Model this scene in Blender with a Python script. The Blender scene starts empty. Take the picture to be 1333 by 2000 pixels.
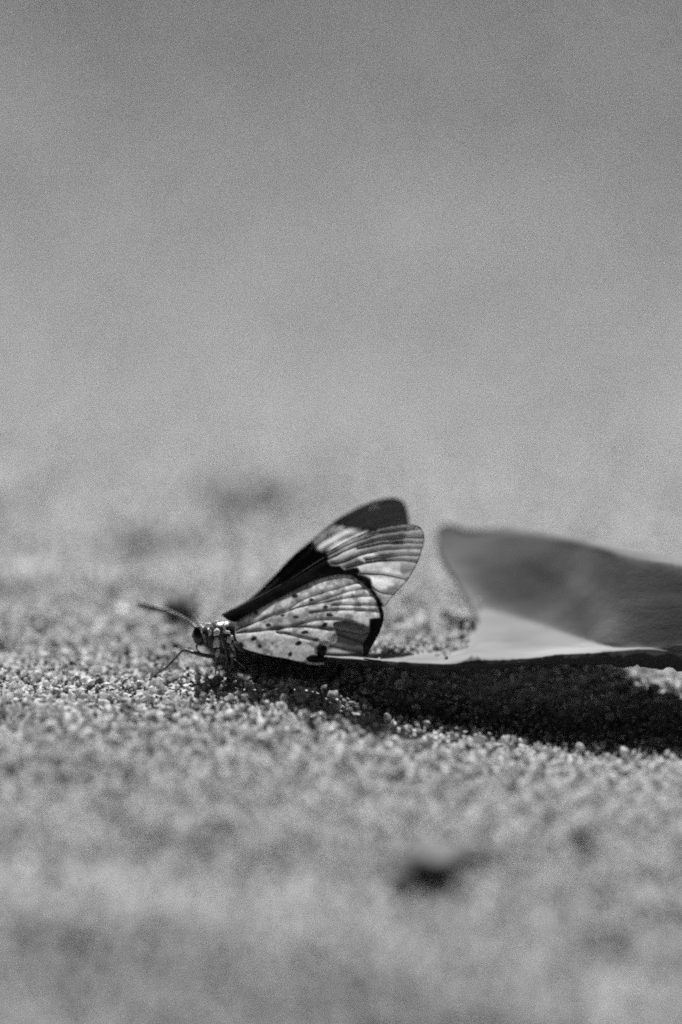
import bpy, bmesh, math, random
import numpy as np
from mathutils import Vector, geometry
random.seed(7)
RNG = np.random.default_rng(11)
MM = 0.001
sc = bpy.context.scene
col = sc.collection

# ------------------------------------------------------------------ camera
PITCH = math.radians(20.0)
DIST = 457.0                      # mm from lens to the plane of focus
PXMM = 15.75                      # picture pixels (1333 x 2000) per mm in that plane
CP, SP = math.cos(PITCH), math.sin(PITCH)
FWD = np.array([0, CP, -SP]); UPV = np.array([0, SP, CP])
CAM = -DIST * FWD + 20.95 * UPV   # mm; the world origin lies on the sand under the butterfly
cd = bpy.data.cameras.new('camera')
cam = bpy.data.objects.new('camera', cd); col.objects.link(cam)
cam.location = Vector(CAM) * MM
cam.rotation_euler = (math.pi / 2 - PITCH, 0, 0)
cd.sensor_fit = 'VERTICAL'; cd.sensor_height = 36.0; cd.sensor_width = 24.0
cd.lens = 36.0 * DIST / (2000.0 / PXMM)
cd.clip_start = 0.005; cd.clip_end = 200.0
cd.dof.use_dof = True
cd.dof.focus_distance = (DIST - 1.3) * MM
cd.dof.aperture_fstop = cd.lens / 37.0
cd.dof.aperture_blades = 9
sc.camera = cam

# ------------------------------------------------------------------ sky and sun
EL, AZ = math.radians(49.0), math.radians(-3.0)     # sun behind the butterfly, high
w = bpy.data.worlds.new('World'); sc.world = w; w.use_nodes = True
nt = w.node_tree; bg = nt.nodes['Background']
sky = nt.nodes.new('ShaderNodeTexSky'); sky.sky_type = 'NISHITA'; sky.sun_disc = False
sky.sun_elevation = EL; sky.sun_rotation = AZ
sky.air_density = 0.1; sky.dust_density = 0.1
bw = nt.nodes.new('ShaderNodeRGBToBW')               # black and white photograph
nt.links.new(sky.outputs[0], bw.inputs[0]); nt.links.new(bw.outputs[0], bg.inputs[0])
bg.inputs[1].default_value = 0.05
sl = bpy.data.lights.new('sun', 'SUN'); sl.energy = 5.0; sl.angle = math.radians(0.55)
sun = bpy.data.objects.new('sun', sl); col.objects.link(sun)
sdir = Vector((math.sin(AZ) * math.cos(EL), math.cos(AZ) * math.cos(EL), math.sin(EL)))
sun.rotation_euler = sdir.to_track_quat('Z', 'Y').to_euler()
sun.location = sdir * 2
sc.view_settings.view_transform = 'Standard'; sc.view_settings.look = 'None'
sc.view_settings.exposure = 0.88; sc.view_settings.gamma = 1.0
sc.render.engine = 'CYCLES'
sc.cycles.use_denoising = False
sc.cycles.max_bounces = 8; sc.cycles.transparent_max_bounces = 12
sc.cycles.sample_clamp_indirect = 2.0; sc.cycles.sample_clamp_direct = 2.0; sc.cycles.filter_width = 1.9

# ------------------------------------------------------------------ helpers
def proj(p):
    """world mm -> picture pixel (for laying things out)"""
    r = np.asarray(p, float) - CAM
    dpt = r @ FWD
    return 666.5 + r[..., 0] / dpt * DIST * PXMM, 1000 - (r @ UPV) / dpt * DIST * PXMM

def at(px, py, wd=0.0):
    """point (mm) at depth DIST + wd along the lens axis"""
    k = (DIST + wd) / DIST
    a, b = (px - 666.5) / PXMM * k, (1000 - py) / PXMM * k
    p = CAM + FWD * (DIST + wd) + UPV * b
    return np.array([p[0] + a, p[1], p[2]])

def sstep(a, b, x):
    t = np.clip((x - a) / (b - a), 0, 1); return t * t * (3 - 2 * t)

class Noise2:
    """smooth value noise"""
    def __init__(s, seed, n=128):
        s.n = n; s.t = np.random.default_rng(seed).uniform(-1, 1, (n, n))
    def __call__(s, x, y):
        x = np.asarray(x, float); y = np.asarray(y, float)
        xi = np.floor(x).astype(int); yi = np.floor(y).astype(int)
        fx = x - xi; fy = y - yi
        fx = fx * fx * (3 - 2 * fx); fy = fy * fy * (3 - 2 * fy)
        n = s.n; t = s.t
        a = t[xi % n, yi % n]; b = t[(xi + 1) % n, yi % n]
        c = t[xi % n, (yi + 1) % n]; d = t[(xi + 1) % n, (yi + 1) % n]
        return (a * (1 - fx) + b * fx) * (1 - fy) + (c * (1 - fx) + d * fx) * fy
N1, N2, N3, N4 = Noise2(1), Noise2(2), Noise2(3), Noise2(4)

# hollows in the sand: x, y, radius x, radius y, depth (mm)
DIMPLES = [(-8, 5, 8, 5, 1.4), (-14, 66, 9, 8, 2.4), (-26, 46, 7, 8, 2.2), (-36, 95, 9, 9, 2.6), (-3, 84, 6, 6, 1.6),
           (18, 50, 6, 5, 1.3), (23, 36, 5, 5, 1.2), (40, 120, 12, 10, 2.5), (5, 150, 14, 12, 3.0),
           (-50, 60, 9, 9, 2.0), (-44, 30, 7, 6, 1.4), (-32, -30, 8, 7, 1.8), (-12, -44, 9, 8, 2.2),
           (30, -56, 9, 8, 2.0), (34, -34, 6, 5, 1.4), (-30, -64, 10, 9, 2.2), (4, -22, 6, 5, 0.9),
           (10, -70, 10, 8, 2.2), (-44, -12, 6, 5, 1.2), (-60, 130, 14, 12, 2.5)]
def ground(x, y):
    x = np.asarray(x, float); y = np.asarray(y, float)
    z = -5.3 * sstep(-16, 30, x) * (1 - 0.55 * sstep(30, 90, y)) + 0.8 * sstep(-20, -60, x)
    z = z - 0.08 * np.clip(-y, 0, 26) * (1 - sstep(2, 24, x))
    tgt = 0.7 - 3.9 * sstep(29, 40, x)                                      # sand the leaf lies on
    k = sstep(-1.8, 6.2, y) * (1 - sstep(24, 52, y)) * sstep(-4, 5, x)
    z = z + (tgt - z) * k
    z = z + 1.7 * sstep(6, 18, y) * (1 - sstep(40, 75, y)) * np.exp(-((x - 9) / 8.0) ** 2)
    d = np.clip(y - 70, 0, 130); z = z - np.where(d < 60, 0.42 * d * d / 120, 0.42 * (d - 30))     # crest, then lower sand
    d = np.clip(y - 190, 0, None); z = z + np.where(d < 220, 0.82 * d * d / 440, 0.82 * (np.minimum(d, 600) - 110)) + 0.05 * np.clip(d - 600, 0, None)
    d = np.clip(-26 - y, 0, None); z = z - np.where(d < 55, 0.58 * d * d / 110, 0.58 * (np.minimum(d, 160) - 27.5)) # falls off in front
    far = sstep(25, 70, np.abs(y))
    z = z + (0.35 + 0.55 * far) * (1 - .75 * sstep(120, 220, y)) * N1(x / 11.0 + 5, y / 11.0) + 0.24 * N2(x / 3.6, y / 3.6)
    z = z + (1.1 - .8 * sstep(120, 220, y)) * sstep(60, 160, np.abs(y)) * N3(x / 34.0, y / 34.0)
    for cx, cy, rx, ry, dp in DIMPLES:
        dp = dp * (.5 if cy < -20 else 1.15 if 40 < cy < 100 else 1)
        q = ((x - cx) / rx) ** 2 + ((y - cy) / ry) ** 2
        z = z - dp * np.exp(-q * 1.4) + 0.35 * dp * np.exp(-((np.sqrt(q) - 1.4) ** 2) * 4)
    return z

def on_ground(px, py):
    """sand point seen at a picture pixel"""
    d = at(px, py) - CAM
    lo, hi = 0.5, 6.0
    for k in np.linspace(0.6, 6, 2000):
        p = CAM + d * k
        if p[2] < ground(p[0], p[1]): return p
    return CAM + d * 2

def link(name, me, mat, parent=None):
    o = bpy.data.objects.new(name, me); col.objects.link(o)
    if mat: me.materials.append(mat)
    if parent:
        o.parent = parent
        o.matrix_parent_inverse = Matrix_inv(parent)
    return o
def Matrix_inv(p):
    m = p.matrix_basis.copy()
    q = p
    while q.parent is not None:
        q = q.parent
        break
    return WORLD_INV.get(p.name, m.inverted())
WORLD_INV = {}

def mesh_np(name, verts, faces, smooth=True):
    me = bpy.data.meshes.new(name)
    me.from_pydata([tuple(v) for v in np.asarray(verts) * MM], [], [tuple(f) for f in faces])
    if smooth: me.polygons.foreach_set('use_smooth', [True] * len(me.polygons))
    me.update(); return me

def catmull(pts, n, closed=False):
    P = np.asarray(pts, float); m = len(P); out = []
    segs = m if closed else m - 1
    for i in range(segs):
        if closed: a, b, c, d = P[(i - 1) % m], P[i], P[(i + 1) % m], P[(i + 2) % m]
        else: a, b, c, d = P[max(i - 1, 0)], P[i], P[i + 1], P[min(i + 2, m - 1)]
        for k in range(n):
            t = k / n
            out.append(0.5 * ((2 * b) + (c - a) * t + (2 * a - 5 * b + 4 * c - d) * t * t + (3 * b - a - 3 * c + d) * t ** 3))
    if not closed: out.append(P[-1])
    return np.array(out)

def tube(path, radii, seg=8, flat=None):
    """tapered tube (mm) along a path with round ends; returns verts, faces"""
    P = np.asarray(path, float); n = len(P); R = np.asarray(radii, float)
    if R.ndim == 1: R = np.stack([R, R], 1)
    V = []; F = []
    T = np.gradient(P, axis=0); T /= np.linalg.norm(T, axis=1)[:, None] + 1e-12
    up = UPV if abs(T[0] @ UPV) < 0.9 else np.array([1.0, 0, 0])
    for i in range(n):
        a = np.cross(T[i], up); a /= np.linalg.norm(a) + 1e-12; b = np.cross(a, T[i]); up = b
        for k in range(seg):
            t = 2 * math.pi * k / seg
            V.append(P[i] + a * math.cos(t) * R[i, 0] + b * math.sin(t) * R[i, 1])
    for i in range(n - 1):
        for k in range(seg):
            k2 = (k + 1) % seg
            F.append((i * seg + k, i * seg + k2, (i + 1) * seg + k2, (i + 1) * seg + k))
    s = len(V); V.append(P[0] - T[0] * R[0].mean() * 0.6); V.append(P[-1] + T[-1] * R[-1].mean() * 0.6)
    for k in range(seg):
        k2 = (k + 1) % seg
        F.append((s, k2, k)); F.append((s + 1, (n - 1) * seg + k, (n - 1) * seg + k2))
    return V, F

def icos(sub):
    bm = bmesh.new(); bmesh.ops.create_icosphere(bm, subdivisions=sub, radius=1.0)
    bm.verts.ensure_lookup_table()
    v = np.array([x.co[:] for x in bm.verts]); f = np.array([[y.index for y in x.verts] for x in bm.faces]); bm.free()
    return v, f

# ------------------------------------------------------------------ materials
def new_mat(name):
    m = bpy.data.materials.new(name); m.use_nodes = True
    n = m.node_tree; n.nodes.clear()
    out = n.nodes.new('ShaderNodeOutputMaterial')
    return m, n, out
def g3(v): return (v, v, v, 1)

def mat_simple(name, base, rough=0.5, noise=0.0, scale=800, spec=0.5, bump=0.0, trans=0.0):
    m, n, out = new_mat(name)
    p = n.nodes.new('ShaderNodeBsdfPrincipled')
    p.inputs['Roughness'].default_value = rough; p.inputs['Specular IOR Level'].default_value = spec
    tc = n.nodes.new('ShaderNodeTexCoord')
    nz = n.nodes.new('ShaderNodeTexNoise'); nz.inputs['Scale'].default_value = scale; nz.inputs['Detail'].default_value = 5
    n.links.new(tc.outputs['Object'], nz.inputs['Vector'])
    r = n.nodes.new('ShaderNodeValToRGB')
    r.color_ramp.elements[0].position = 0.32; r.color_ramp.elements[1].position = 0.68
    r.color_ramp.elements[0].color = g3(base * (1 - noise)); r.color_ramp.elements[1].color = g3(min(1, base * (1 + noise)))
    n.links.new(nz.outputs['Fac'], r.inputs[0]); n.links.new(r.outputs[0], p.inputs['Base Color'])
    if bump:
        b = n.nodes.new('ShaderNodeBump'); b.inputs['Distance'].default_value = bump * MM
        n.links.new(nz.outputs['Fac'], b.inputs['Height']); n.links.new(b.outputs[0], p.inputs['Normal'])
    if trans:
        t = n.nodes.new('ShaderNodeBsdfTranslucent'); n.links.new(r.outputs[0], t.inputs[0])
        mx = n.nodes.new('ShaderNodeMixShader'); mx.inputs[0].default_value = trans
        n.links.new(p.outputs[0], mx.inputs[1]); n.links.new(t.outputs[0], mx.inputs[2]); n.links.new(mx.outputs[0], out.inputs[0])
    else: n.links.new(p.outputs[0], out.inputs[0])
    return m

def mat_grain():
    m, n, out = new_mat('sand_grain')
    at_ = n.nodes.new('ShaderNodeAttribute'); at_.attribute_name = 'grain'
    sep = n.nodes.new('ShaderNodeSeparateColor'); n.links.new(at_.outputs['Color'], sep.inputs[0])
    tc = n.nodes.new('ShaderNodeTexCoord')
    nz = n.nodes.new('ShaderNodeTexNoise'); nz.inputs['Scale'].default_value = 2600; nz.inputs['Detail'].default_value = 3
    n.links.new(tc.outputs['Object'], nz.inputs['Vector'])
    mr = n.nodes.new('ShaderNodeMapRange'); mr.inputs[1].default_value = 0.3; mr.inputs[2].default_value = 0.7
    mr.inputs[3].default_value = 0.72; mr.inputs[4].default_value = 1.22
    n.links.new(nz.outputs['Fac'], mr.inputs[0])
    mu = n.nodes.new('ShaderNodeMath'); mu.operation = 'MULTIPLY'; mu.use_clamp = True
    n.links.new(sep.outputs[0], mu.inputs[0]); n.links.new(mr.outputs[0], mu.inputs[1])
    p = n.nodes.new('ShaderNodeBsdfPrincipled'); p.inputs['IOR'].default_value = 1.5
    n.links.new(mu.outputs[0], p.inputs['Base Color']); n.links.new(sep.outputs[1], p.inputs['Roughness'])
    b = n.nodes.new('ShaderNodeBump'); b.inputs['Distance'].default_value = 0.10 * MM; b.inputs['Strength'].default_value = 0.7
    n.links.new(nz.outputs['Fac'], b.inputs['Height']); n.links.new(b.outputs[0], p.inputs['Normal'])
    t = n.nodes.new('ShaderNodeBsdfTranslucent'); n.links.new(mu.outputs[0], t.inputs[0])
    mx = n.nodes.new('ShaderNodeMixShader'); n.links.new(sep.outputs[2], mx.inputs[0])
    n.links.new(p.outputs[0], mx.inputs[1]); n.links.new(t.outputs[0], mx.inputs[2]); n.links.new(mx.outputs[0], out.inputs[0])
    return m

def mat_bed():
    m, n, out = new_mat('sand_bed')
    tc = n.nodes.new('ShaderNodeTexCoord')
    nz = n.nodes.new('ShaderNodeTexNoise'); nz.inputs['Scale'].default_value = 900; nz.inputs['Detail'].default_value = 4
    n.links.new(tc.outputs['Object'], nz.inputs['Vector'])
    r = n.nodes.new('ShaderNodeValToRGB')
    r.color_ramp.elements[0].position = 0.3; r.color_ramp.elements[1].position = 0.7
    r.color_ramp.elements[0].color = g3(0.14); r.color_ramp.elements[1].color = g3(0.40)
    n.links.new(nz.outputs['Fac'], r.inputs[0])
    p = n.nodes.new('ShaderNodeBsdfPrincipled'); p.inputs['Roughness'].default_value = 0.8
    n.links.new(r.outputs[0], p.inputs['Base Color'])
    b = n.nodes.new('ShaderNodeBump'); b.inputs['Distance'].default_value = 0.6 * MM
    n.links.new(nz.outputs['Fac'], b.inputs['Height']); n.links.new(b.outputs[0], p.inputs['Normal'])
    n.links.new(p.outputs[0], out.inputs[0])
    return m

def mat_wing():
    """scales: R pigment, G clearness of the membrane, B share of light let through"""
    m, n, out = new_mat('wing_membrane')
    a = n.nodes.new('ShaderNodeAttribute'); a.attribute_name = 'scales'
    s = n.nodes.new('ShaderNodeSeparateColor'); n.links.new(a.outputs['Color'], s.inputs[0])
    tc = n.nodes.new('ShaderNodeTexCoord')
    nz = n.nodes.new('ShaderNodeTexNoise'); nz.inputs['Scale'].default_value = 5200; nz.inputs['Detail'].default_value = 3
    n.links.new(tc.outputs['Object'], nz.inputs['Vector'])
    mr = n.nodes.new('ShaderNodeMapRange'); mr.inputs[1].default_value = 0.3; mr.inputs[2].default_value = 0.7
    mr.inputs[3].default_value = 0.78; mr.inputs[4].default_value = 1.18
    n.links.new(nz.outputs['Fac'], mr.inputs[0])
    mu = n.nodes.new('ShaderNodeMath'); mu.operation = 'MULTIPLY'; mu.use_clamp = True
    n.links.new(s.outputs[0], mu.inputs[0]); n.links.new(mr.outputs[0], mu.inputs[1])
    p = n.nodes.new('ShaderNodeBsdfPrincipled'); p.inputs['Roughness'].default_value = 0.42; p.inputs['Specular IOR Level'].default_value = 0.2
    n.links.new(mu.outputs[0], p.inputs['Base Color'])
    b = n.nodes.new('ShaderNodeBump'); b.inputs['Distance'].default_value = 0.03 * MM
    n.links.new(nz.outputs['Fac'], b.inputs['Height']); n.links.new(b.outputs[0], p.inputs['Normal'])
    t = n.nodes.new('ShaderNodeBsdfTranslucent'); n.links.new(mu.outputs[0], t.inputs[0])
    mx = n.nodes.new('ShaderNodeMixShader'); n.links.new(s.outputs[2], mx.inputs[0])
    n.links.new(p.outputs[0], mx.inputs[1]); n.links.new(t.outputs[0], mx.inputs[2])
    tr = n.nodes.new('ShaderNodeBsdfTransparent')
    m2 = n.nodes.new('ShaderNodeMixShader'); n.links.new(s.outputs[1], m2.inputs[0])
    n.links.new(mx.outputs[0], m2.inputs[1]); n.links.new(tr.outputs[0], m2.inputs[2])
    n.links.new(m2.outputs[0], out.inputs[0])
    return m

def mat_leaf():
    m, n, out = new_mat('dry_leaf')
    tc = n.nodes.new('ShaderNodeTexCoord')
    mp = n.nodes.new('ShaderNodeMapping'); mp.inputs['Scale'].default_value = (0.5, 1.3, 1.3)
    n.links.new(tc.outputs['Object'], mp.inputs[0])
    nz = n.nodes.new('ShaderNodeTexNoise'); nz.inputs['Scale'].default_value = 130; nz.inputs['Detail'].default_value = 6
    n.links.new(mp.outputs[0], nz.inputs['Vector'])
    r = n.nodes.new('ShaderNodeValToRGB')
    r.color_ramp.elements[0].position = 0.3; r.color_ramp.elements[1].position = 0.72
    r.color_ramp.elements[0].color = g3(0.13); r.color_ramp.elements[1].color = g3(0.25)
    n.links.new(nz.outputs['Fac'], r.inputs[0])
    vo = n.nodes.new('ShaderNodeTexVoronoi'); vo.feature = 'DISTANCE_TO_EDGE'; vo.inputs['Scale'].default_value = 900
    n.links.new(tc.outputs['Object'], vo.inputs['Vector'])
    mr = n.nodes.new('ShaderNodeMapRange'); mr.inputs[2].default_value = 0.12
    n.links.new(vo.outputs['Distance'], mr.inputs[0])
    p = n.nodes.new('ShaderNodeBsdfPrincipled'); p.inputs['Roughness'].default_value = 0.85; p.inputs['Specular IOR Level'].default_value = 0.2
    ba = n.nodes.new('ShaderNodeAttribute'); ba.attribute_name = 'shade_and_brown'
    mc = n.nodes.new('ShaderNodeMix'); mc.data_type = 'RGBA'; mc.inputs[7].default_value = g3(0.045)  # dark colour for the lip's painted shade and the browned back edge
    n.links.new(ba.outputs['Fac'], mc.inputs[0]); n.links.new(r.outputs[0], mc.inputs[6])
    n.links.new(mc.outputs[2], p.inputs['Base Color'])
    b = n.nodes.new('ShaderNodeBump'); b.inputs['Distance'].default_value = 0.03 * MM; b.inputs['Strength'].default_value = 0.12
    n.links.new(mr.outputs[0], b.inputs['Height'])
    b2 = n.nodes.new('ShaderNodeBump'); b2.inputs['Distance'].default_value = 0.5 * MM; b2.inputs['Strength'].default_value = 0.3
    n.links.new(nz.outputs['Fac'], b2.inputs['Height']); n.links.new(b.outputs[0], b2.inputs['Normal'])
    n.links.new(b2.outputs[0], p.inputs['Normal'])
    t = n.nodes.new('ShaderNodeBsdfTranslucent')
    gm = n.nodes.new('ShaderNodeVectorMath'); gm.operation = 'SCALE'; gm.inputs['Scale'].default_value = 1.0
    n.links.new(mc.outputs[2], gm.inputs[0]); n.links.new(gm.outputs[0], t.inputs[0])
    mx = n.nodes.new('ShaderNodeMixShader'); mx.inputs[0].default_value = 0.05
    n.links.new(p.outputs[0], mx.inputs[1]); n.links.new(t.outputs[0], mx.inputs[2]); n.links.new(mx.outputs[0], out.inputs[0])
    return m

M_GRAIN, M_BED, M_WING, M_LEAF = mat_grain(), mat_bed(), mat_wing(), mat_leaf()
M_VEIN = mat_simple('wing_vein', 0.03, 0.45, 0.3, 3000)
M_CHITIN = mat_simple('dark_chitin', 0.018, 0.32, 0.4, 3500, bump=0.05)
M_PALE = mat_simple('pale_scales', 0.66, 0.8, 0.5, 5000, bump=0.12, trans=.3)
M_LEG = mat_simple('leg_chitin', 0.05, 0.35, 0.4, 4000)
M_LEGP = mat_simple('leg_pale_scales', 0.20, 0.6, 0.8, 5000)
M_EYE = mat_simple('compound_eye', 0.012, 0.12, 0.3, 9000, bump=0.01)
M_RIB = mat_simple('leaf_midrib', 0.24, 0.55, 0.3, 700)
M_CHIP = mat_simple('dark_debris', 0.08, 0.8, 0.5, 600, bump=0.4)
M_CRUMB = mat_simple('brown_debris', 0.10, 0.8, 0.5, 600, bump=0.4)

# ------------------------------------------------------------------ ground sheet
def axis(lo, hi, fine_lo, fine_hi, step):
    a = list(np.arange(fine_lo, fine_hi + 1e-6, step)); s = step; x = fine_hi
    while x < hi: s *= 1.18; x += s; a.append(x)
    s = step; x = fine_lo
    while x > lo: s *= 1.18; x -= s; a.insert(0, x)
    return np.array(a)
gx, gy = axis(-60000, 60000, -90, 90, 1.1), axis(-60000, 60000, -110, 180, 1.1)
X, Y = np.meshgrid(gx, gy); Z = ground(X, Y)
Z = np.where(np.abs(Y) > 3000, ground(X, np.clip(Y, -3000, 3000)), Z)
far = np.maximum(np.abs(X), np.abs(Y))
Z = Z - 0.45
nxv, nyv = len(gx), len(gy)
me = bpy.data.meshes.new('sand')
idx = np.arange(nxv * nyv).reshape(nyv, nxv)
quads = np.stack([idx[:-1, :-1], idx[:-1, 1:], idx[1:, 1:], idx[1:, :-1]], -1).reshape(-1, 4)
me.vertices.add(nxv * nyv); me.vertices.foreach_set('co', (np.stack([X, Y, Z], -1).reshape(-1, 3) * MM).ravel())
me.loops.add(quads.size); me.loops.foreach_set('vertex_index', quads.ravel().astype(np.int32))
me.polygons.add(len(quads)); me.polygons.foreach_set('loop_start', np.arange(0, quads.size, 4, dtype=np.int32))
me.polygons.foreach_set('use_smooth', np.ones(len(quads), bool)); me.update(); me.validate()
sand = link('sand', me, M_BED); sand['kind'] = 'structure'; sand['label'] = 'pale sand surface under the grains'

# ------------------------------------------------------------------ sand grains
def grain_layout(x0, x1, y0, y1, sp, rlo, rhi, lift, seed, keep=1.0):
    r = np.random.default_rng(seed)
    a, b = np.meshgrid(np.arange(x0, x1, sp), np.arange(y0, y1, sp))
    x = a.ravel() + r.uniform(-.5, .5, a.size) * sp; y = b.ravel() + r.uniform(-.5, .5, a.size) * sp
    k = r.random(a.size) < keep; x, y = x[k], y[k]; n = len(x)
    rad = rlo + (rhi - rlo) * r.random(n) ** 1.5
    z = ground(x, y) - 0.30 + rad * r.uniform(-.1, .75, n) + lift * r.random(n)
    return np.stack([x, y, z], 1), rad
def build_grains(P, R, sub, seed, flat_share):
    r = np.random.default_rng(seed)
    bv, bf = icos(sub); nv = len(bv); n = len(P)
    protos = []
    for k in range(24):
        v = bv.copy()
        for _ in range(13):                                  # cut flats: broken quartz
            d = r.normal(size=3); d /= np.linalg.norm(d); c = r.uniform(.36, .85)
            h = v @ d; v = v - np.clip(h - c, 0, None)[:, None] * d
        v *= 1 + r.uniform(-.07, .07, (nv, 1))
        v *= r.uniform(.72, 1.25, 3); protos.append(v)
    protos = np.array(protos)
    q = r.normal(size=(n, 4)); q /= np.linalg.norm(q, axis=1)[:, None]
    a, b, c, d = q.T
    Rm = np.stack([1 - 2 * (c * c + d * d), 2 * (b * c - a * d), 2 * (b * d + a * c),
                   2 * (b * c + a * d), 1 - 2 * (b * b + d * d), 2 * (c * d - a * b),
                   2 * (b * d - a * c), 2 * (c * d + a * b), 1 - 2 * (b * b + c * c)], -1).reshape(n, 3, 3)
    V = np.einsum('nij,nvj->nvi', Rm, protos[r.integers(0, 24, n)]) * R[:, None, None] + P[:, None, :]
    F = bf[None] + (np.arange(n) * nv)[:, None, None]
    u = r.random(n)
    shade = np.where(u < .05, r.uniform(.03, .12, n), np.where(u < .2, r.uniform(.22, .42, n), r.uniform(.5, .82, n)))
    rough = np.where(r.random(n) < .3, r.uniform(.18, .28, n), r.uniform(.3, .6, n))
    trans = np.where(shade > .3, r.uniform(.45, .75, n), r.uniform(.0, .25, n))
    C = np.stack([shade, rough, trans, np.ones(n)], 1).repeat(nv, 0)
    sm = np.repeat(r.random(n) > flat_share, len(bf))
    return V.reshape(-1, 3), F.reshape(-1, 3), C, sm
LAY = []
LAY.append((grain_layout(-60, 60, -42, 34, .94, .27, .76, .2, 21), 2, .85))
LAY.append((grain_layout(-60, 60, -42, 34, 1.1, .18, .45, .7, 22), 1, .8))
LAY.append((grain_layout(-125, 125, -135, -42, 1.10, .32, .80, .2, 23), 1, .6))
for sx_ in (-1, 1): LAY.append((grain_layout(60 if sx_ > 0 else -135, 135 if sx_ > 0 else -60, -42, 34, 1.15, .32, .78, .2, 27 + sx_), 1, .6))
LAY.append((grain_layout(-130, 130, 34, 150, 1.15, .35, .80, .2, 24), 1, .6))
LAY.append((grain_layout(-190, 190, 150, 640, 2.4, .8, 1.5, .2, 25), 1, .6))
Vs, Fs, Cs, Ss = [], [], [], []; off = 0
for i, ((P, R), sub, fl) in enumerate(LAY):
    V, F, C, S = build_grains(P, R, sub, 50 + i, fl)
    Vs.append(V); Fs.append(F + off); Cs.append(C); Ss.append(S); off += len(V)
V = np.concatenate(Vs); F = np.concatenate(Fs); C = np.concatenate(Cs); S = np.concatenate(Ss)
print('GRAIN TRIS', len(F))
me = bpy.data.meshes.new('sand_grains')
me.vertices.add(len(V)); me.vertices.foreach_set('co', (V * MM).ravel())
me.loops.add(F.size); me.loops.foreach_set('vertex_index', F.ravel().astype(np.int32))
me.polygons.add(len(F)); me.polygons.foreach_set('loop_start', np.arange(0, F.size, 3, dtype=np.int32))
me.polygons.foreach_set('use_smooth', S); me.update()
ca = me.color_attributes.new('grain', 'FLOAT_COLOR', 'POINT'); ca.data.foreach_set('color', C.ravel().astype(np.float32))
o = link('sand_grains', me, M_GRAIN); o['kind'] = 'stuff'
o['label'] = 'coarse pale quartz sand grains covering the ground'; o['category'] = 'sand'

def empty(name, loc, label, cat, group=None):
    o = bpy.data.objects.new(name, None); col.objects.link(o)
    o.location = Vector(loc) * MM; o.empty_display_size = 0.002
    o['label'] = label; o['category'] = cat
    if group: o['group'] = group
    WORLD_INV[o.name] = o.matrix_basis.inverted()
    from mathutils import Matrix
    WORLD_INV[o.name] = Matrix.Translation(-Vector(loc) * MM)
    return o
from mathutils import Matrix
def part(name, V, F, mat, parent, smooth=True):
    """mesh in world mm, parented (root Empty carries the only offset)"""
    root = parent
    me = mesh_np(name, V, F, smooth); me.materials.append(mat)
    o = bpy.data.objects.new(name, me); col.objects.link(o); o.parent = parent
    o.matrix_parent_inverse = WORLD_INV.get(parent.name, Matrix.Identity(4))
    if parent.name not in WORLD_INV: pass
    return o

# ------------------------------------------------------------------ dry leaf, curled like a channel
LEAF = [  # x, then (y, z): turned-down lip, front rim, floor, fold, wall, back rim, edge curled over behind
    (-17, [(7.3, 1.4), (7.2, 1.6), (8.0, 1.5), (9.0, 1.5), (10.0, 1.5), (11.0, 1.6)]),
    (-14, [(5.8, 1.9), (5.6, 2.3), (7.4, 2.0), (9.4, 1.9), (11.6, 1.9), (13.4, 2.1)]),
    (-9, [(4.1, 2.1), (3.8, 2.6), (6.0, 2.1), (8.6, 1.9), (11.2, 1.9), (13.6, 2.1)]),
    (-3, [(1.8, 2.2), (1.6, 2.5), (4.0, 2.0), (7.0, 1.8), (10.0, 1.8), (12.6, 2.0)]),
    (4, [(0.3, 2.1), (0.1, 2.5), (1.8, 2.1), (3.4, 1.8), (5.2, 1.7), (7.0, 1.8)]),
    (10, [(-.3, 1.9), (-.5, 2.3), (1.6, 2.0), (3.8, 1.8), (6.0, 1.8), (8.2, 1.9)]),
    (15.5, [(-.1, 1.9), (-.3, 2.4), (2.2, 2.1), (5.0, 1.9), (7.6, 1.9), (10.2, 2.2)]),
    (17.3, [(0, 2.0), (-.2, 2.5), (6.0, 2.2), (13.4, 3.3), (18.4, 6.6), (23.4, 9.9)]),
    (21, [(.3, 2.0), (0, 2.7), (6.5, 2.1), (14.0, 3.2), (19.1, 6.6), (24.3, 10.1)]),
    (28, [(.4, 2.1), (-.3, 3.3), (3.6, 2.7), (8.0, 3.1), (13.8, 7.3), (19.6, 11.4), (21.0, 11.8), (22.8, 11.2)]),
    (35, [(.5, 1.7), (-1.2, 4.0), (-.6, 4.2), (.2, 4.7), (4.6, 8.8), (9.2, 13.0), (11.8, 13.1), (17.4, 9.2)]),
    (42, [(.2, 1.5), (-1.8, 4.4), (-1.5, 4.8), (-1.0, 5.4), (2.5, 9.0), (6.4, 12.7), (9.4, 12.6), (15.5, 8.6)]),
    (52, [(-1.0, 2.6), (-2.6, 5.2), (-2.1, 5.6), (-1.4, 6.2), (1.6, 8.8), (4.8, 11.4), (7.0, 11.4), (10.0, 9.0)]),
    (64, [(-.2, 3.6), (-1.0, 5.0), (-.6, 5.4), (-.2, 5.8), (1.8, 7.4), (4.0, 8.8), (5.2, 8.8), (6.6, 7.8)]),
    (74, [(1.0, 4.8), (1.0, 5.0), (1.1, 5.1), (1.3, 5.2), (1.7, 5.4), (2.2, 5.5), (2.5, 5.4), (2.8, 5.2)])]
for _s in LEAF:
    while len(_s[1]) < 8:
        (a, b), (c, d) = _s[1][-2:]; _s[1].append((c + .12 * (c - a), d + .12 * (d - b)))
sx = np.array([s[0] for s in LEAF], float); cs = np.array([s[1] for s in LEAF], float)
xs = np.linspace(-17, 74, 220); NV = 105
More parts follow.
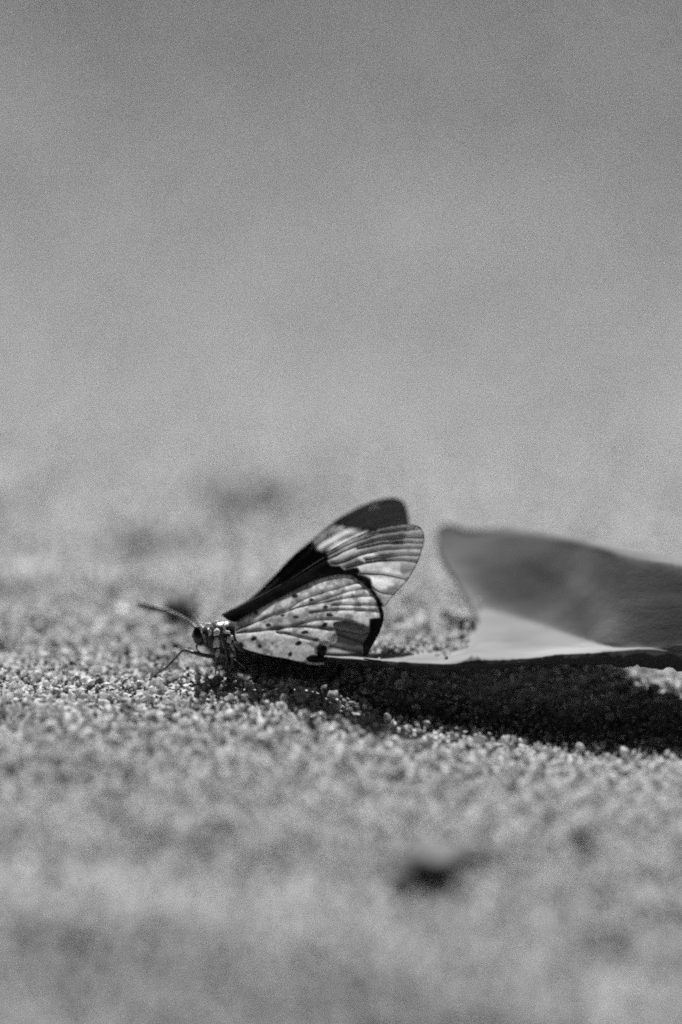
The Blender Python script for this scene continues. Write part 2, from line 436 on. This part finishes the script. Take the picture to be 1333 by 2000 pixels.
def interp_sec(x):
    i = int(np.clip(np.searchsorted(sx, x) - 1, 0, len(sx) - 2)); t = (x - sx[i]) / (sx[i + 1] - sx[i])
    m = lambda j: (cs[min(j + 1, len(sx) - 1)] - cs[max(j - 1, 0)]) / (sx[min(j + 1, len(sx) - 1)] - sx[max(j - 1, 0)])
    h = sx[i + 1] - sx[i]
    return ((2 * t ** 3 - 3 * t * t + 1) * cs[i] + (t ** 3 - 2 * t * t + t) * h * m(i) + (-2 * t ** 3 + 3 * t * t) * cs[i + 1] + (t ** 3 - t * t) * h * m(i + 1))
V = []; row = NV + 1
def leaf_pt(x, v):
    """surface point (y, z) at length x, width v (0 front rim, 1 back edge), ripples included"""
    v = float(np.clip(v, 0, 1))
    P = interp_sec(x); k = min(int(v * 7), 6); t = v * 7 - k
    a, b, c, d = P[max(k - 1, 0)], P[k], P[k + 1], P[min(k + 2, 7)]
    m0, m1 = (c - a) * .22, (d - b) * .22                     # stiff blade: bends show as creases
    p = (2 * t ** 3 - 3 * t * t + 1) * b + (t ** 3 - 2 * t * t + t) * m0 + (3 * t * t - 2 * t ** 3) * c + (t ** 3 - t * t) * m1
    wid = sstep(-17, 0, x) * (1 - .72 * sstep(.32, .46, v))
    rip = wid * (.16 * N2(x / 3.6 + v * 2, v * 6) + .36 * N3(x / 9.0, v * 5 + 2) + .03 * N1(x / 1.3, v * 26))
    ser = (.08 + .16 * v) * N4(x * 1.4, 9.0 + v) * (abs(v - .5) * 2) ** 6
    return np.array([p[0] + ser - .3 * rip, p[1] + rip + ser])
for x in xs:
    n0 = 0.007 * N1(x * .35, 3.3) + 0.004 * N2(x * 2.6, 8.1) + (0.012 if N3(x * .9, 1.7) > .45 else 0)
    n1 = 0.018 * N2(x * .5, 30.2) + 0.014 * N1(x * 1.7, 20.1) + 0.008 * N3(x * 4.0, 2.2)
    v0, v1 = max(0, .012 + 2.5 * n0), min(1, .985 + n1 * .8)
    for j in range(row):
        v = v0 + (v1 - v0) * j / NV
        p = leaf_pt(x, v)
        V.append((x + .25 * N4(v * 9, x * .3) - 5.0 * sstep(12, 23, p[0]) * sstep(16, 17.3, x) * sstep(36, 17.3, x), p[0], p[1]))
def notch(i, j):                                             # bite out of the left end of the blade
    return xs[i + 1] > 15.5 and xs[i] < 17.3 and V[(i + 1) * row + j][1] > 10.0
F = [(i * row + j, (i + 1) * row + j, (i + 1) * row + j + 1, i * row + j + 1) for i in range(len(xs) - 1) for j in range(NV) if not notch(i, j)]
leaf = empty('dry_leaf', (40, 4, -6.5), 'dry curled leaf lying on the sand beneath the butterfly, its back edge rolled up', 'leaf')
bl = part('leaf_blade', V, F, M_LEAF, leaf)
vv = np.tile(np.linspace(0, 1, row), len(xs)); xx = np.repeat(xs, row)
shade_and_brown = 1 - sstep(.10, .155, vv + .035 * N1(xx * .8, vv * 3 + 40) + .02 * N2(xx * 2.7, vv * 9))  # lip darkened to paint in its shade; next line browns the back edge
shade_and_brown = np.maximum(shade_and_brown, sstep(.66, .74, vv + .03 * N2(xx * .7, 11.0 + vv)) * .25)
Cc = np.stack([shade_and_brown] * 3 + [np.ones(len(shade_and_brown))], 1).astype(np.float32)
ca = bl.data.color_attributes.new('shade_and_brown', 'FLOAT_COLOR', 'POINT'); ca.data.foreach_set('color', Cc.ravel())
so = bl.modifiers.new('thickness', 'SOLIDIFY'); so.thickness = 0.38 * MM; so.offset = 0
pet = catmull([(72.5, 1.7, 5.2), (80, 2.4, 2.8), (90, 6, -.5), (99, 10, float(ground(99, 10)) + .2)], 8)
part('petiole', *tube(pet, np.linspace(.55, .75, len(pet)), 8), M_RIB, leaf)
# grains blown onto the left part of the leaf
r = np.random.default_rng(91); PP, RR = [], []
for k in range(170):
    x = r.uniform(3, 19); v = (1 - abs(r.normal(0, .22))) * .72
    if v < .2: continue
    p = leaf_pt(x, float(min(v, .99)))
    if p[1] > 4.5: continue
    q = r.uniform(.2, .55); PP.append((x, p[0], p[1] + .15 + q * .6)); RR.append(q)
V, F, C, S = build_grains(np.array(PP), np.array(RR), 2, 77, .6)
me = mesh_np('loose_grains', V, F.tolist(), False); me.polygons.foreach_set('use_smooth', S)
ca = me.color_attributes.new('grain', 'FLOAT_COLOR', 'POINT'); ca.data.foreach_set('color', C.ravel().astype(np.float32))
o = link('loose_sand', me, M_GRAIN); o['kind'] = 'stuff'; o['label'] = 'loose sand grains scattered on the dry leaf'; o['category'] = 'sand'

# ------------------------------------------------------------------ butterfly
def C1(pts): return [(430 + x / 3.174, 950 + y / 3.174) for x, y in pts]      # wing close-up coordinates
def C2(x, y): return 250 + x / 4.443, 1130 + y / 4.443
foot = at(415, 1312, 0)
fly = empty('butterfly', (foot[0], foot[1], float(ground(foot[0], foot[1]))),
            'spotted butterfly with worn wings half closed, resting on sand at the leaf tip', 'butterfly')
fly_inv = WORLD_INV[fly.name]

def seg_dist(P, line):
    d = np.full(len(P), 1e9)
    for a, b in zip(line[:-1], line[1:]):
        ab = b - a; t = np.clip(((P - a) @ ab) / (ab @ ab + 1e-9), 0, 1)
        d = np.minimum(d, np.linalg.norm(P - (a + t[:, None] * ab), axis=1))
    return d
def inside(P, poly):
    x, y = P[:, 0], P[:, 1]; c = np.zeros(len(P), bool); n = len(poly)
    for i in range(n):
        a, b = poly[i], poly[i - 1]
        m = ((a[1] > y) != (b[1] > y)) & (x < (b[0] - a[0]) * (y - a[1]) / (b[1] - a[1] + 1e-12) + a[0]); c ^= m
    return c
def sdf(P, poly):
    poly = np.asarray(poly, float); d = seg_dist(P, np.vstack([poly, poly[:1]]))
    return np.where(inside(P, poly), -d, d)
def soft(P, poly, wdt, nz=0):
    s = sdf(P, poly) + nz
    return 1 - sstep(-wdt, wdt, s)

def wing(name, outline, depth, paint, step=2.3, n_sm=5, veins=(), vein_r=(.085, .05), label=None, front=-.05, rough_edge=.5):
    ol = catmull(C1(outline), n_sm, True)
    k = np.arange(len(ol))
    ol = ol + rough_edge * np.stack([N1(k * .53, 2.5), N2(k * .61, 7.5)], 1)
    lo, hi = ol.min(0), ol.max(0)
    a, b = np.meshgrid(np.arange(lo[0], hi[0], step), np.arange(lo[1], hi[1], step))
    b = b + (np.arange(a.shape[1]) % 2)[None] * step * .5
    G = np.stack([a.ravel(), b.ravel()], 1)
    G = G[sdf(G, ol) < -step * .55]
    pts = [Vector(p) for p in np.vstack([ol, G])]
    n = len(ol)
    vs, es, fs, *_ = geometry.delaunay_2d_cdt(pts, [(i, (i + 1) % n) for i in range(n)], [], 1, 1e-4)
    P = np.array([v[:] for v in vs])
    vl = [catmull(C1(v), 8) for v in veins]
    vd = np.full(len(P), 1e9)
    for v in vl: vd = np.minimum(vd, seg_dist(P, v))
    dep = depth(P) + .10 * np.exp(-(vd / 4.0) ** 2) * -1 + .06 * N1(P[:, 0] / 14, P[:, 1] / 14)
    W = np.array([at(p[0], p[1], d) for p, d in zip(P, dep)])
    fs = [f if True else f for f in fs]
    o = part(name, W, fs, M_WING, fly)
    pig, clr, thr = paint(P, vd, ol)
    Cc = np.stack([pig, clr, thr, np.ones(len(P))], 1).astype(np.float32)
    ca = o.data.color_attributes.new('scales', 'FLOAT_COLOR', 'POINT'); ca.data.foreach_set('color', Cc.ravel())
    if label: o['label'] = label
    for v in vl:
        v = v[sdf(v, ol) < 1.0]
        if len(v) < 3: continue
        d = depth(v) - .10
        T, Fv = tube([at(p[0], p[1], q) for p, q in zip(v, d)], np.linspace(vein_r[0], vein_r[1], len(v)), 6)
        vo = part('vein', T, Fv, M_VEIN, o)
        vo.matrix_parent_inverse = Matrix.Identity(4)
    return o, ol

fx, fy = lambda P: (P[:, 0] - 450) / 380, lambda P: (1280 - P[:, 1]) / 300
# depth (mm behind the focus plane) over each wing
d_hind = lambda P: .20 - .22 * np.sin(np.clip(fx(P), 0, 1) * 2.6) + .45 * fx(P) + .35 * np.sin(P[:, 1] / 26.0)*.4
d_fore = lambda P: d_hind(P) + .13 + .9 * np.clip(fy(P) - .45, 0, 1) * fx(P) + .06 * np.sin(P[:, 1] / 9.0)
d_ffar = lambda P: 2.6 + 5.8 * np.hypot(P[:, 0] - 450, P[:, 1] - 1240) / 350 + .3 * np.sin(P[:, 0] / 60.0)
d_hfar = lambda P: 1.9 + 2.6 * fx(P) + .12 * np.sin(P[:, 1] / 8.0)

def mottle(P, s, seed=0): return .6 * N1(P[:, 0] / s + seed, P[:, 1] / s) + .4 * N2(P[:, 0] / s * 2.3, P[:, 1] / s * 2.3 + seed)

FORE_FAR = [(8, 800), (110, 742), (210, 678), (330, 558), (450, 430), (575, 328), (700, 225), (820, 150), (930, 100), (1040, 72),
            (1110, 78), (1150, 115), (1168, 180), (1172, 240), (1150, 330), (1080, 430), (980, 520), (860, 590), (600, 640), (350, 720), (140, 810)]
def paint_ffar(P, vd, ol):
    nz = 2.2 * mottle(P, 9, 3)
    band = soft(P, np.array(C1([(600, 385), (580, 340), (640, 292), (700, 245), (760, 250), (830, 262), (920, 280), (900, 320), (800, 400), (690, 395), (640, 400)])), 3.5, nz)
    tip = soft(P, np.array(C1([(720, 240), (820, 140), (1000, 60), (1130, 60), (1190, 200), (1150, 270), (1000, 265), (850, 265)])), 6, nz)
    pig = .008 + .032 * tip
    pig = pig * (1 - band) + .97 * band
    pig *= 1 - .5 * np.exp(-(vd / 1.6) ** 2)
    pig = np.where(seg_dist(P, np.vstack([ol, ol[:1]])) < 2.2, .012, pig)
    thr = .04 + .68 * band
    return pig, .05 * tip + .06 * band, thr
VF = [[(20, 797), (230, 690), (420, 520), (600, 355), (760, 235), (930, 140), (1090, 92)],
      [(590, 380), (700, 300), (830, 245), (1000, 170), (1150, 150)], [(640, 395), (760, 330), (900, 275), (1050, 220), (1168, 200)]]
wing('forewing', FORE_FAR, d_ffar, paint_ffar, veins=VF, vein_r=(.10, .05), label='far forewing, blackish with a white band, held up behind')

FORE = [(20, 800), (120, 742), (230, 688), (400, 580), (560, 474), (690, 392), (800, 332), (920, 282), (1050, 247), (1150, 235), (1210, 240),
        (1250, 262), (1268, 310), (1262, 360), (1250, 402), (1236, 448), (1216, 490), (1190, 540), (1160, 586), (1112, 638), (1072, 680),
        (1045, 715), (1025, 742), (1000, 745), (985, 735), (958, 690), (920, 634), (880, 600), (820, 568), (760, 557), (680, 567), (600, 590), (520, 625), (430, 675), (330, 725), (230, 780), (115, 842)]
def paint_fore(P, vd, ol):
    nz = 2.0 * mottle(P, 8, 5)
    dark = soft(P, np.array(C1([(0, 900), (0, 760), (200, 640), (400, 500), (560, 420), (640, 400), (672, 432), (662, 462), (690, 490), (738, 494), (772, 516),
                                (850, 502), (868, 525), (858, 545), (900, 552), (935, 575), (945, 625), (985, 690), (1020, 740), (1000, 800), (500, 900)])), 2.0, nz)
    wh = soft(P, np.array(C1([(860, 440), (900, 412), (960, 415), (1005, 445), (960, 468), (880, 478)])), 4, nz)
    wh = np.maximum(wh, soft(P, np.array(C1([(850, 495), (980, 470), (1120, 478), (1120, 520), (1130, 548), (1000, 545), (870, 535)])), 3.5, nz))
    wh = np.maximum(wh, soft(P, np.array(C1([(930, 560), (1060, 575), (1080, 610), (1010, 640), (955, 635), (940, 600)])), 4, nz))
    wh = np.maximum(wh, .6 * soft(P, np.array(C1([(690, 440), (840, 370), (880, 385), (780, 450), (720, 480)])), 5, nz))
    grey = .37 + .12 * mottle(P, 6, 1) + .05 * mottle(P, 2.4, 8)
    blot = soft(P, np.array(C1([(1110, 515), (1185, 515), (1175, 540), (1130, 545)])), 4, nz)
    blot = np.maximum(blot, soft(P, np.array(C1([(1040, 620), (1110, 615), (1100, 645), (1040, 650)])), 5, nz))
    pig = grey * (1 - wh) + .78 * wh; pig = pig * (1 - .6 * blot)
    pig *= 1 - .55 * np.exp(-(vd / 1.9) ** 2)
    pig = pig * (1 - dark) + .007 * dark
    ed = seg_dist(P, np.vstack([ol, ol[:1]])); pig = np.where(ed < 1.9, .014, pig)
    clr = (.22 * (1 - wh) + .02 * wh) * (1 - dark); thr = (.55 + .05 * wh) * (1 - dark) + .05 * dark
    return pig, clr * (ed > 1.9), thr
VN = [[(30, 795), (230, 692), (420, 585), (570, 490), (690, 415), (850, 338), (1000, 290), (1180, 266), (1246, 262)],
      [(250, 690), (420, 600), (670, 452), (850, 370), (1000, 332), (1150, 318), (1264, 318)],
      [(850, 385), (1000, 356), (1120, 349), (1262, 352)],
      [(690, 480), (770, 466), (870, 425), (1000, 396), (1120, 384), (1252, 385)],
      [(900, 455), (1000, 440), (1130, 425), (1240, 430)],
      [(780, 505), (840, 488), (950, 465), (1050, 457), (1150, 460), (1226, 470)],
      [(865, 540), (1000, 546), (1100, 565), (1165, 580)],
      [(940, 620), (1000, 658), (1084, 670)]]
wing('forewing', FORE, d_fore, paint_fore, veins=VN, vein_r=(.085, .045), label='near forewing, black base with white patches and a clear grey tip')

HIND_FAR = [(120, 930), (300, 890), (520, 850), (700, 800), (880, 790), (960, 800), (955, 860), (925, 960), (885, 1040), (800, 1046), (640, 1052), (520, 1085), (300, 1030), (130, 960)]
def paint_hfar(P, vd, ol):
    pig = .15 + .06 * mottle(P, 7, 9)
    pig *= 1 - .8 * np.exp(-(vd / 2.2) ** 2)
    strip = soft(P, np.array(C1([(620, 1035), (700, 1005), (800, 1015), (890, 1030), (880, 1048), (640, 1060)])), 3)
    pig = pig * (1 - strip) + .42 * strip
    return pig, .02 + 0 * pig, .25 + .3 * strip
VHF = [[(560, 880), (715, 915), (800, 940), (890, 975)], [(560, 860), (715, 882), (830, 905), (935, 915)], [(600, 960), (720, 1000), (880, 1030)]]
wing('hindwing', HIND_FAR, d_hfar, paint_hfar, step=3, veins=VHF, vein_r=(.13, .10), label='far hindwing, dark grey, showing through the torn gap')

HIND = [(95, 905), (100, 850), (118, 826), (230, 765), (330, 710), (430, 660), (520, 610), (600, 575), (680, 552), (760, 542), (830, 553), (890, 585),
        (935, 628), (965, 672), (992, 722), (1012, 770), (1016, 812), (1006, 862), (986, 912), (960, 962), (930, 1012), (905, 1046), (890, 1048),
        (888, 1010), (888, 975), (908, 940), (922, 915), (926, 890), (880, 868), (820, 850), (770, 838), (722, 838), (704, 850), (708, 872), (718, 892),
        (722, 922), (712, 955), (682, 972), (658, 992), (646, 1020), (636, 1046), (616, 1062), (604, 1078), (560, 1092), (480, 1084), (400, 1064), (280, 1042), (150, 1004), (104, 952)]
SPOTS = [(465, 680, 20, 11, -.1), (567, 703, 13, 9, 0), (653, 747, 15, 9, 0), (680, 797, 21, 10, .1), (650, 857, 18, 12, -.4), (470, 810, 18, 8, .1), (390, 800, 12, 8, 0),
         (300, 860, 16, 11, 0), (223, 783, 12, 15, 0), (528, 905, 23, 10, -.1), (210, 943, 20, 12, -.5), (247, 990, 13, 11, 0), (487, 973, 20, 13, -.4), (435, 1040, 12, 14, 0.2), (130, 985, 16, 18, 0)]
def paint_hind(P, vd, ol):
    gm = mottle(P, 17, 2); g2 = mottle(P, 4.5, 6); g4 = N3(P[:, 0] / 1.7, P[:, 1] / 1.7)
    pig = .56 - .28 * sstep(-.05, .3, gm) + .14 * g2 + .07 * g4
    pig = np.where(N4(P[:, 0] / 1.3, P[:, 1] / 1.3) > .72, pig * .55, pig)
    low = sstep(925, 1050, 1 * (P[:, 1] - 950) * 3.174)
    pig *= 1 - .42 * low  # lower wing painted darker, standing in for shade in its concave fold
    ed = seg_dist(P, np.vstack([ol, ol[:1]]))
    pig *= 1 - .62 * np.exp(-(vd / 1.25) ** 2)
    for x, y, rx, ry, a in SPOTS:
        q = C1([(x, y)])[0]; dx, dy = P[:, 0] - q[0], P[:, 1] - q[1]
        u = (dx * math.cos(a) + dy * math.sin(a)) / (rx / 2.8); v = (-dx * math.sin(a) + dy * math.cos(a)) / (ry / 2.8)
        s = 1 - sstep(.8, 1.15, np.hypot(u, v) + .15 * g4); pig = pig * (1 - s) + .014 * s
    mar = soft(P, np.array(C1([(800, 548), (880, 592), (930, 645), (968, 705), (985, 770), (990, 812), (925, 820), (925, 900), (880, 975), (870, 1060), (930, 1060), (1060, 900), (1060, 700), (940, 560)])), 2.0, 1.2 * g2)
    pig = pig * (1 - mar) + .008 * mar
    fold = soft(P, np.array(C1([(535, 1100), (560, 1062), (640, 1035), (640, 1080)])), 3)
    pig = pig * (1 - fold) + .02 * fold
    pig = np.where((ed < 1.5) & (fx(P) > .32), pig * .35, pig)
    dk = np.maximum(mar, fold)
    return pig, .03 * (1 - dk), .66 * (1 - dk) + .05 * dk
VH = [[(100, 892), (200, 850), (350, 790), (430, 755), (520, 700), (700, 640), (850, 598), (905, 588)],
      [(350, 800), (480, 750), (650, 700), (800, 650), (932, 630)],
      [(480, 752), (620, 722), (800, 690), (962, 677)],
      [(690, 735), (850, 735), (990, 740)],
      [(560, 785), (700, 768), (850, 768), (1006, 780)],
      [(100, 908), (300, 890), (450, 870), (550, 840), (650, 826), (750, 830), (850, 858), (915, 884)],
      [(300, 890), (480, 871), (600, 880), (708, 892)],
      [(350, 902), (450, 925), (600, 960)]]
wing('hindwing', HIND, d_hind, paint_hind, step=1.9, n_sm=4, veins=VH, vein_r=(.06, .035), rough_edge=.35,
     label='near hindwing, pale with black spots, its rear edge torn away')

# torn flaps at the gap of the hindwing
def flap(pts, wd, pig, name='torn_flap', bend=.8):
    ol = catmull(C1(pts), 4, True); c = ol.mean(0)
    rings = [c + (ol - c) * s for s in (1, .8, .55, .3)]
    V, F = [], []; n = len(ol)
    for s, r in zip((1, .8, .55, .3), rings):
        for p in r: V.append(at(p[0], p[1], wd - bend * (1 - s * s) + .12 * float(N1(p[0] / 5, p[1] / 5))))
    V.append(at(c[0], c[1], wd - bend))
    for i in range(3):
        for k in range(n): F.append((i * n + k, i * n + (k + 1) % n, (i + 1) * n + (k + 1) % n, (i + 1) * n + k))
    for k in range(n): F.append((3 * n + k, 3 * n + (k + 1) % n, 4 * n))
    o = part(name, V, F, M_WING, fly)
    Cc = np.tile(np.array([pig, 0.0, .35 if pig > .1 else .03, 1], np.float32), len(V))
    ca = o.data.color_attributes.new('scales', 'FLOAT_COLOR', 'POINT'); ca.data.foreach_set('color', Cc)
    m = o.modifiers.new('thickness', 'SOLIDIFY'); m.thickness = .05 * MM
    return o
flap([(706, 850), (760, 836), (840, 852), (905, 900), (880, 912), (800, 898), (715, 880)], -.25, .30, bend=.25)
flap([(690, 935), (705, 915), (724, 925), (722, 955), (700, 978), (684, 970)], -.5, .85, bend=.5)
flap([(620, 965), (660, 958), (685, 975), (660, 992), (625, 985)], -.4, .75, bend=.4)
flap([(600, 1005), (622, 978), (655, 990), (660, 1025), (636, 1058), (606, 1046)], -.55, .012, bend=.8)
flap([(536, 1064), (575, 1046), (620, 1056), (630, 1076), (580, 1086), (545, 1080)], -.45, .014, bend=.5)
flap([(524, 1080), (560, 1088), (638, 1092), (640, 1104), (590, 1106), (545, 1100)], -.5, .6, bend=.2)
flap([(588, 1002), (600, 990), (606, 1020), (596, 1040), (588, 1024)], -.6, .7, bend=.3)

# body: head, thorax and abdomen in one skin
spine = catmull([(379, 1242, .6), (386, 1241, .7), (396, 1243, .9), (404, 1245, 1.1), (416, 1246, 1.5), (432, 1247, 1.9), (450, 1248, 2.1), (466, 1250, 2.0),
                 (482, 1254, 1.8), (505, 1258, 1.7), (540, 1265, 1.75), (580, 1271, 1.8), (616, 1276, 1.8)], 4)
rad = catmull([(7, 9), (12, 16), (15, 21), (13, 18), (24, 31), (28, 36), (27, 36), (22, 30), (15, 19), (17, 18), (17, 17), (13, 13), (5, 5)], 4)
path = [at(*s) for s in spine]
V, F = tube(path, rad / PXMM, 20)
V = np.array(V)
V += .10 * np.stack([N1(V[:, 0] * 3, V[:, 2] * 3), N2(V[:, 0] * 3, V[:, 2] * 3), N3(V[:, 0] * 3, V[:, 2] * 3)], 1)
part('body', V, F, M_CHITIN, fly)

def blob(name, px, py, wd, rx, ry, rot, mat, rz=None, sub=2, bumpy=.12):
    v, f = icos(sub)
    v = v * (1 + bumpy * N1(v[:, 0] * 2.3 + px, v[:, 2] * 2.3 + py))[:, None]
    rz = rz or min(rx, ry)
    cx, cy = v[:, 0] * rx, v[:, 2] * ry
    a = cx * math.cos(rot) - cy * math.sin(rot); b = cx * math.sin(rot) + cy * math.cos(rot)
    c = at(px, py, wd)
    W = c + np.outer(a / PXMM, [1, 0, 0]) + np.outer(b / PXMM, UPV) + np.outer(v[:, 1] * rz / PXMM, FWD)
    return part(name, W, f, mat, fly)
blob('eye', *C2(612, 495), -.05, 11, 19, .1, M_EYE, rz=9, sub=3, bumpy=0)
# pale scale tufts on thorax and coxae (close-up coordinates: x, y, rx, ry, tilt, depth)
for x, y, rx, ry, t, d in [(640, 436, 11, 44, .12, -.55), (662, 515, 9, 50, .30, -.6), (700, 402, 36, 19, -.15, -.55), (712, 466, 17, 30, .1, -.85), (770, 470, 34, 30, -.5, -.85), (772, 562, 30, 52, .05, -.8),
                           (780, 642, 19, 36, -.1, -.75), (782, 374, 40, 12, .25, -.3), (838, 425, 12, 46, .2, -.6), (858, 464, 36, 14, -.25, -.75), (884, 534, 27, 36, .2, -.8), (908, 512, 16, 22, .6, -.85), (897, 606, 23, 46, .12, -.95), (945, 575, 14, 48, .5, -.75),
                           (822, 545, 9, 70, .22, -.8), (852, 596, 9, 84, .16, -.8), (905, 668, 17, 20, 0, -1.25), (740, 430, 10, 26, .6, -.7), (925, 640, 10, 34, .3, -.8)]:
    px, py = C2(x, y); blob('scale_tuft', px, py, d, rx / 4.443, ry / 4.443, t, M_PALE if rx > 10 else M_LEGP, bumpy=.4)

def leg(pts, radii, mat=M_LEG, name='leg'):
    p = catmull([at(*q) for q in pts], 6)
    r = np.interp(np.linspace(0, 1, len(p)), np.linspace(0, 1, len(radii)), radii)
    return part(name, *tube(p, r, 8), mat, fly)
fp = on_ground(289, 1329)
def px3(p): return proj(np.array(p))
fd = (fp - CAM) @ FWD - DIST
leg([(C2(735, 680) + (.4,)), (C2(690, 672) + (.4,)), (C2(600, 650) + (.6,)), (C2(540, 632) + (.8,)), (C2(495, 620) + (.9,)), (C2(450, 650) + (1.1,)), (C2(390, 715) + (fd * .5,)), (C2(320, 785) + (fd * .8,)), (C2(250, 825) + (fd * .95,)), (289, 1329, fd)],
    [.24, .26, .25, .21, .17, .15, .13, .12, .09, .06])
leg([(C2(745, 600) + (-.5,)), (C2(765, 640) + (-.6,)), (C2(775, 690) + (-.4,)), (C2(768, 760) + (0,)), (C2(760, 830) + (.3,))], [.22, .25, .22, .12, .08])
leg([(C2(815, 480) + (-.8,)), (C2(840, 560) + (-.9,)), (C2(855, 640) + (-.9,)), (C2(862, 710) + (-.8,)), (C2(850, 760) + (-.4,)), (C2(835, 800) + (0,))], [.18, .20, .18, .12, .07, .04])
leg([(C2(880, 560) + (-.9,)), (C2(895, 620) + (-1.1,)), (C2(908, 680) + (-1.2,)), (C2(905, 740) + (-1.2,)), (C2(897, 770) + (-1.0,)), (C2(885, 800) + (-.6,))], [.2, .24, .22, .13, .06, .04])
leg([(C2(905, 690) + (-1.25,)), (C2(940, 712) + (-1.3,)), (C2(975, 742) + (-1.3,)), (C2(1020, 780) + (-1.3,))], [.07, .06, .045, .03], M_LEGP, 'leg_spur')
leg([(C2(925, 540) + (-.7,)), (C2(950, 580) + (-.8,)), (C2(970, 610) + (-.7,)), (C2(1005, 645) + (-.4,))], [.16, .18, .14, .08])
# antennae with clubs
def antenna(pts, radii):
    p = catmull([at(*q) for q in pts], 8); n = len(p)
    r = np.interp(np.linspace(0, 1, n), np.linspace(0, 1, len(radii)), radii) * (1 + .08 * np.sin(np.arange(n) * 2.1))
    part('antenna', *tube(p, r, 8), M_CHITIN, fly)
antenna([(386, 1230, 1), (376, 1219, 2.4), (360, 1208, 4.4), (335, 1197, 6.4), (310, 1189, 8.0), (288, 1184, 9.2), (271, 1180, 10)], [.20, .20, .21, .24, .31, .42, .46, .36])
antenna([(390, 1224, 1.6), (382, 1208, 5), (372, 1192, 10), (364, 1178, 15), (357, 1166, 19), (351, 1155, 22), (347, 1146, 24)], [.13, .11, .11, .12, .16, .26, .30, .22])
pb = at(392, 1262, .2)
leg([(388, 1256, .3), (384, 1264, .2), (388, 1272, .2), (395, 1276, .3)], [.14, .12, .10, .06], M_CHITIN, 'proboscis')

# ------------------------------------------------------------------ dark bits of debris on the sand
def debris(name, px, py, rx, ry, rz, rot, label, seed, cat='debris', group=None, mat=None):
    g = on_ground(px, py); r = np.random.default_rng(seed)
    v, f = icos(3)
    for _ in range(10):
        d = r.normal(size=3); d /= np.linalg.norm(d); c = r.uniform(.5, .9); h = v @ d; v = v - np.clip(h - c, 0, None)[:, None] * d
    v = v * (1 + .25 * N1(v[:, 0] * 2 + seed, v[:, 1] * 2 + v[:, 2]))[:, None] * [rx, ry, rz]
    c, s = math.cos(rot), math.sin(rot); v = np.stack([v[:, 0] * c - v[:, 1] * s, v[:, 0] * s + v[:, 1] * c, v[:, 2]], 1)
    me = mesh_np(name, v, f); me.materials.append(mat or M_CHIP)
    o = bpy.data.objects.new(name, me); col.objects.link(o)
    o.location = Vector((g[0], g[1], float(ground(g[0], g[1])) + rz * .55)) * MM
    o['label'] = label; o['category'] = cat
    if group: o['group'] = group
    return o
debris('bark_chip', 842, 1688, 4.2, 3.4, 1.35, .6, 'largest dark bark chip on open sand in front of the leaf', 14)
debris('bark_chip', 918, 1684, 3.4, 1.9, 1.2, -.15, 'flat dark bark chip touching the right side of the largest chip', 2)
debris('bark_chip', 790, 1722, 2.6, 2.0, 1.1, .5, 'thin dark flake at the foot of the largest bark chip', 3)
debris('pebble', 1128, 1645, 1.5, 1.4, 1.3, 0, 'tiny dark pebble alone on sand beside the bark chips', 4, 'pebble')
debris('bark_chip', 352, 1208, 2.9, 2.6, 1.9, .2, 'dark bark crumb on sand just behind the butterfly antenna', 5, mat=M_CRUMB)
debris('bark_chip', 455, 985, 2.2, 2.2, 1.1, .1, 'dark bark lump on sand behind the raised wings', 6, mat=M_CRUMB)
debris('bark_chip', 535, 972, 2.2, 2.0, .8, -.3, 'smaller low crumb beside the dark bark lump behind the wings', 7, mat=M_CRUMB)
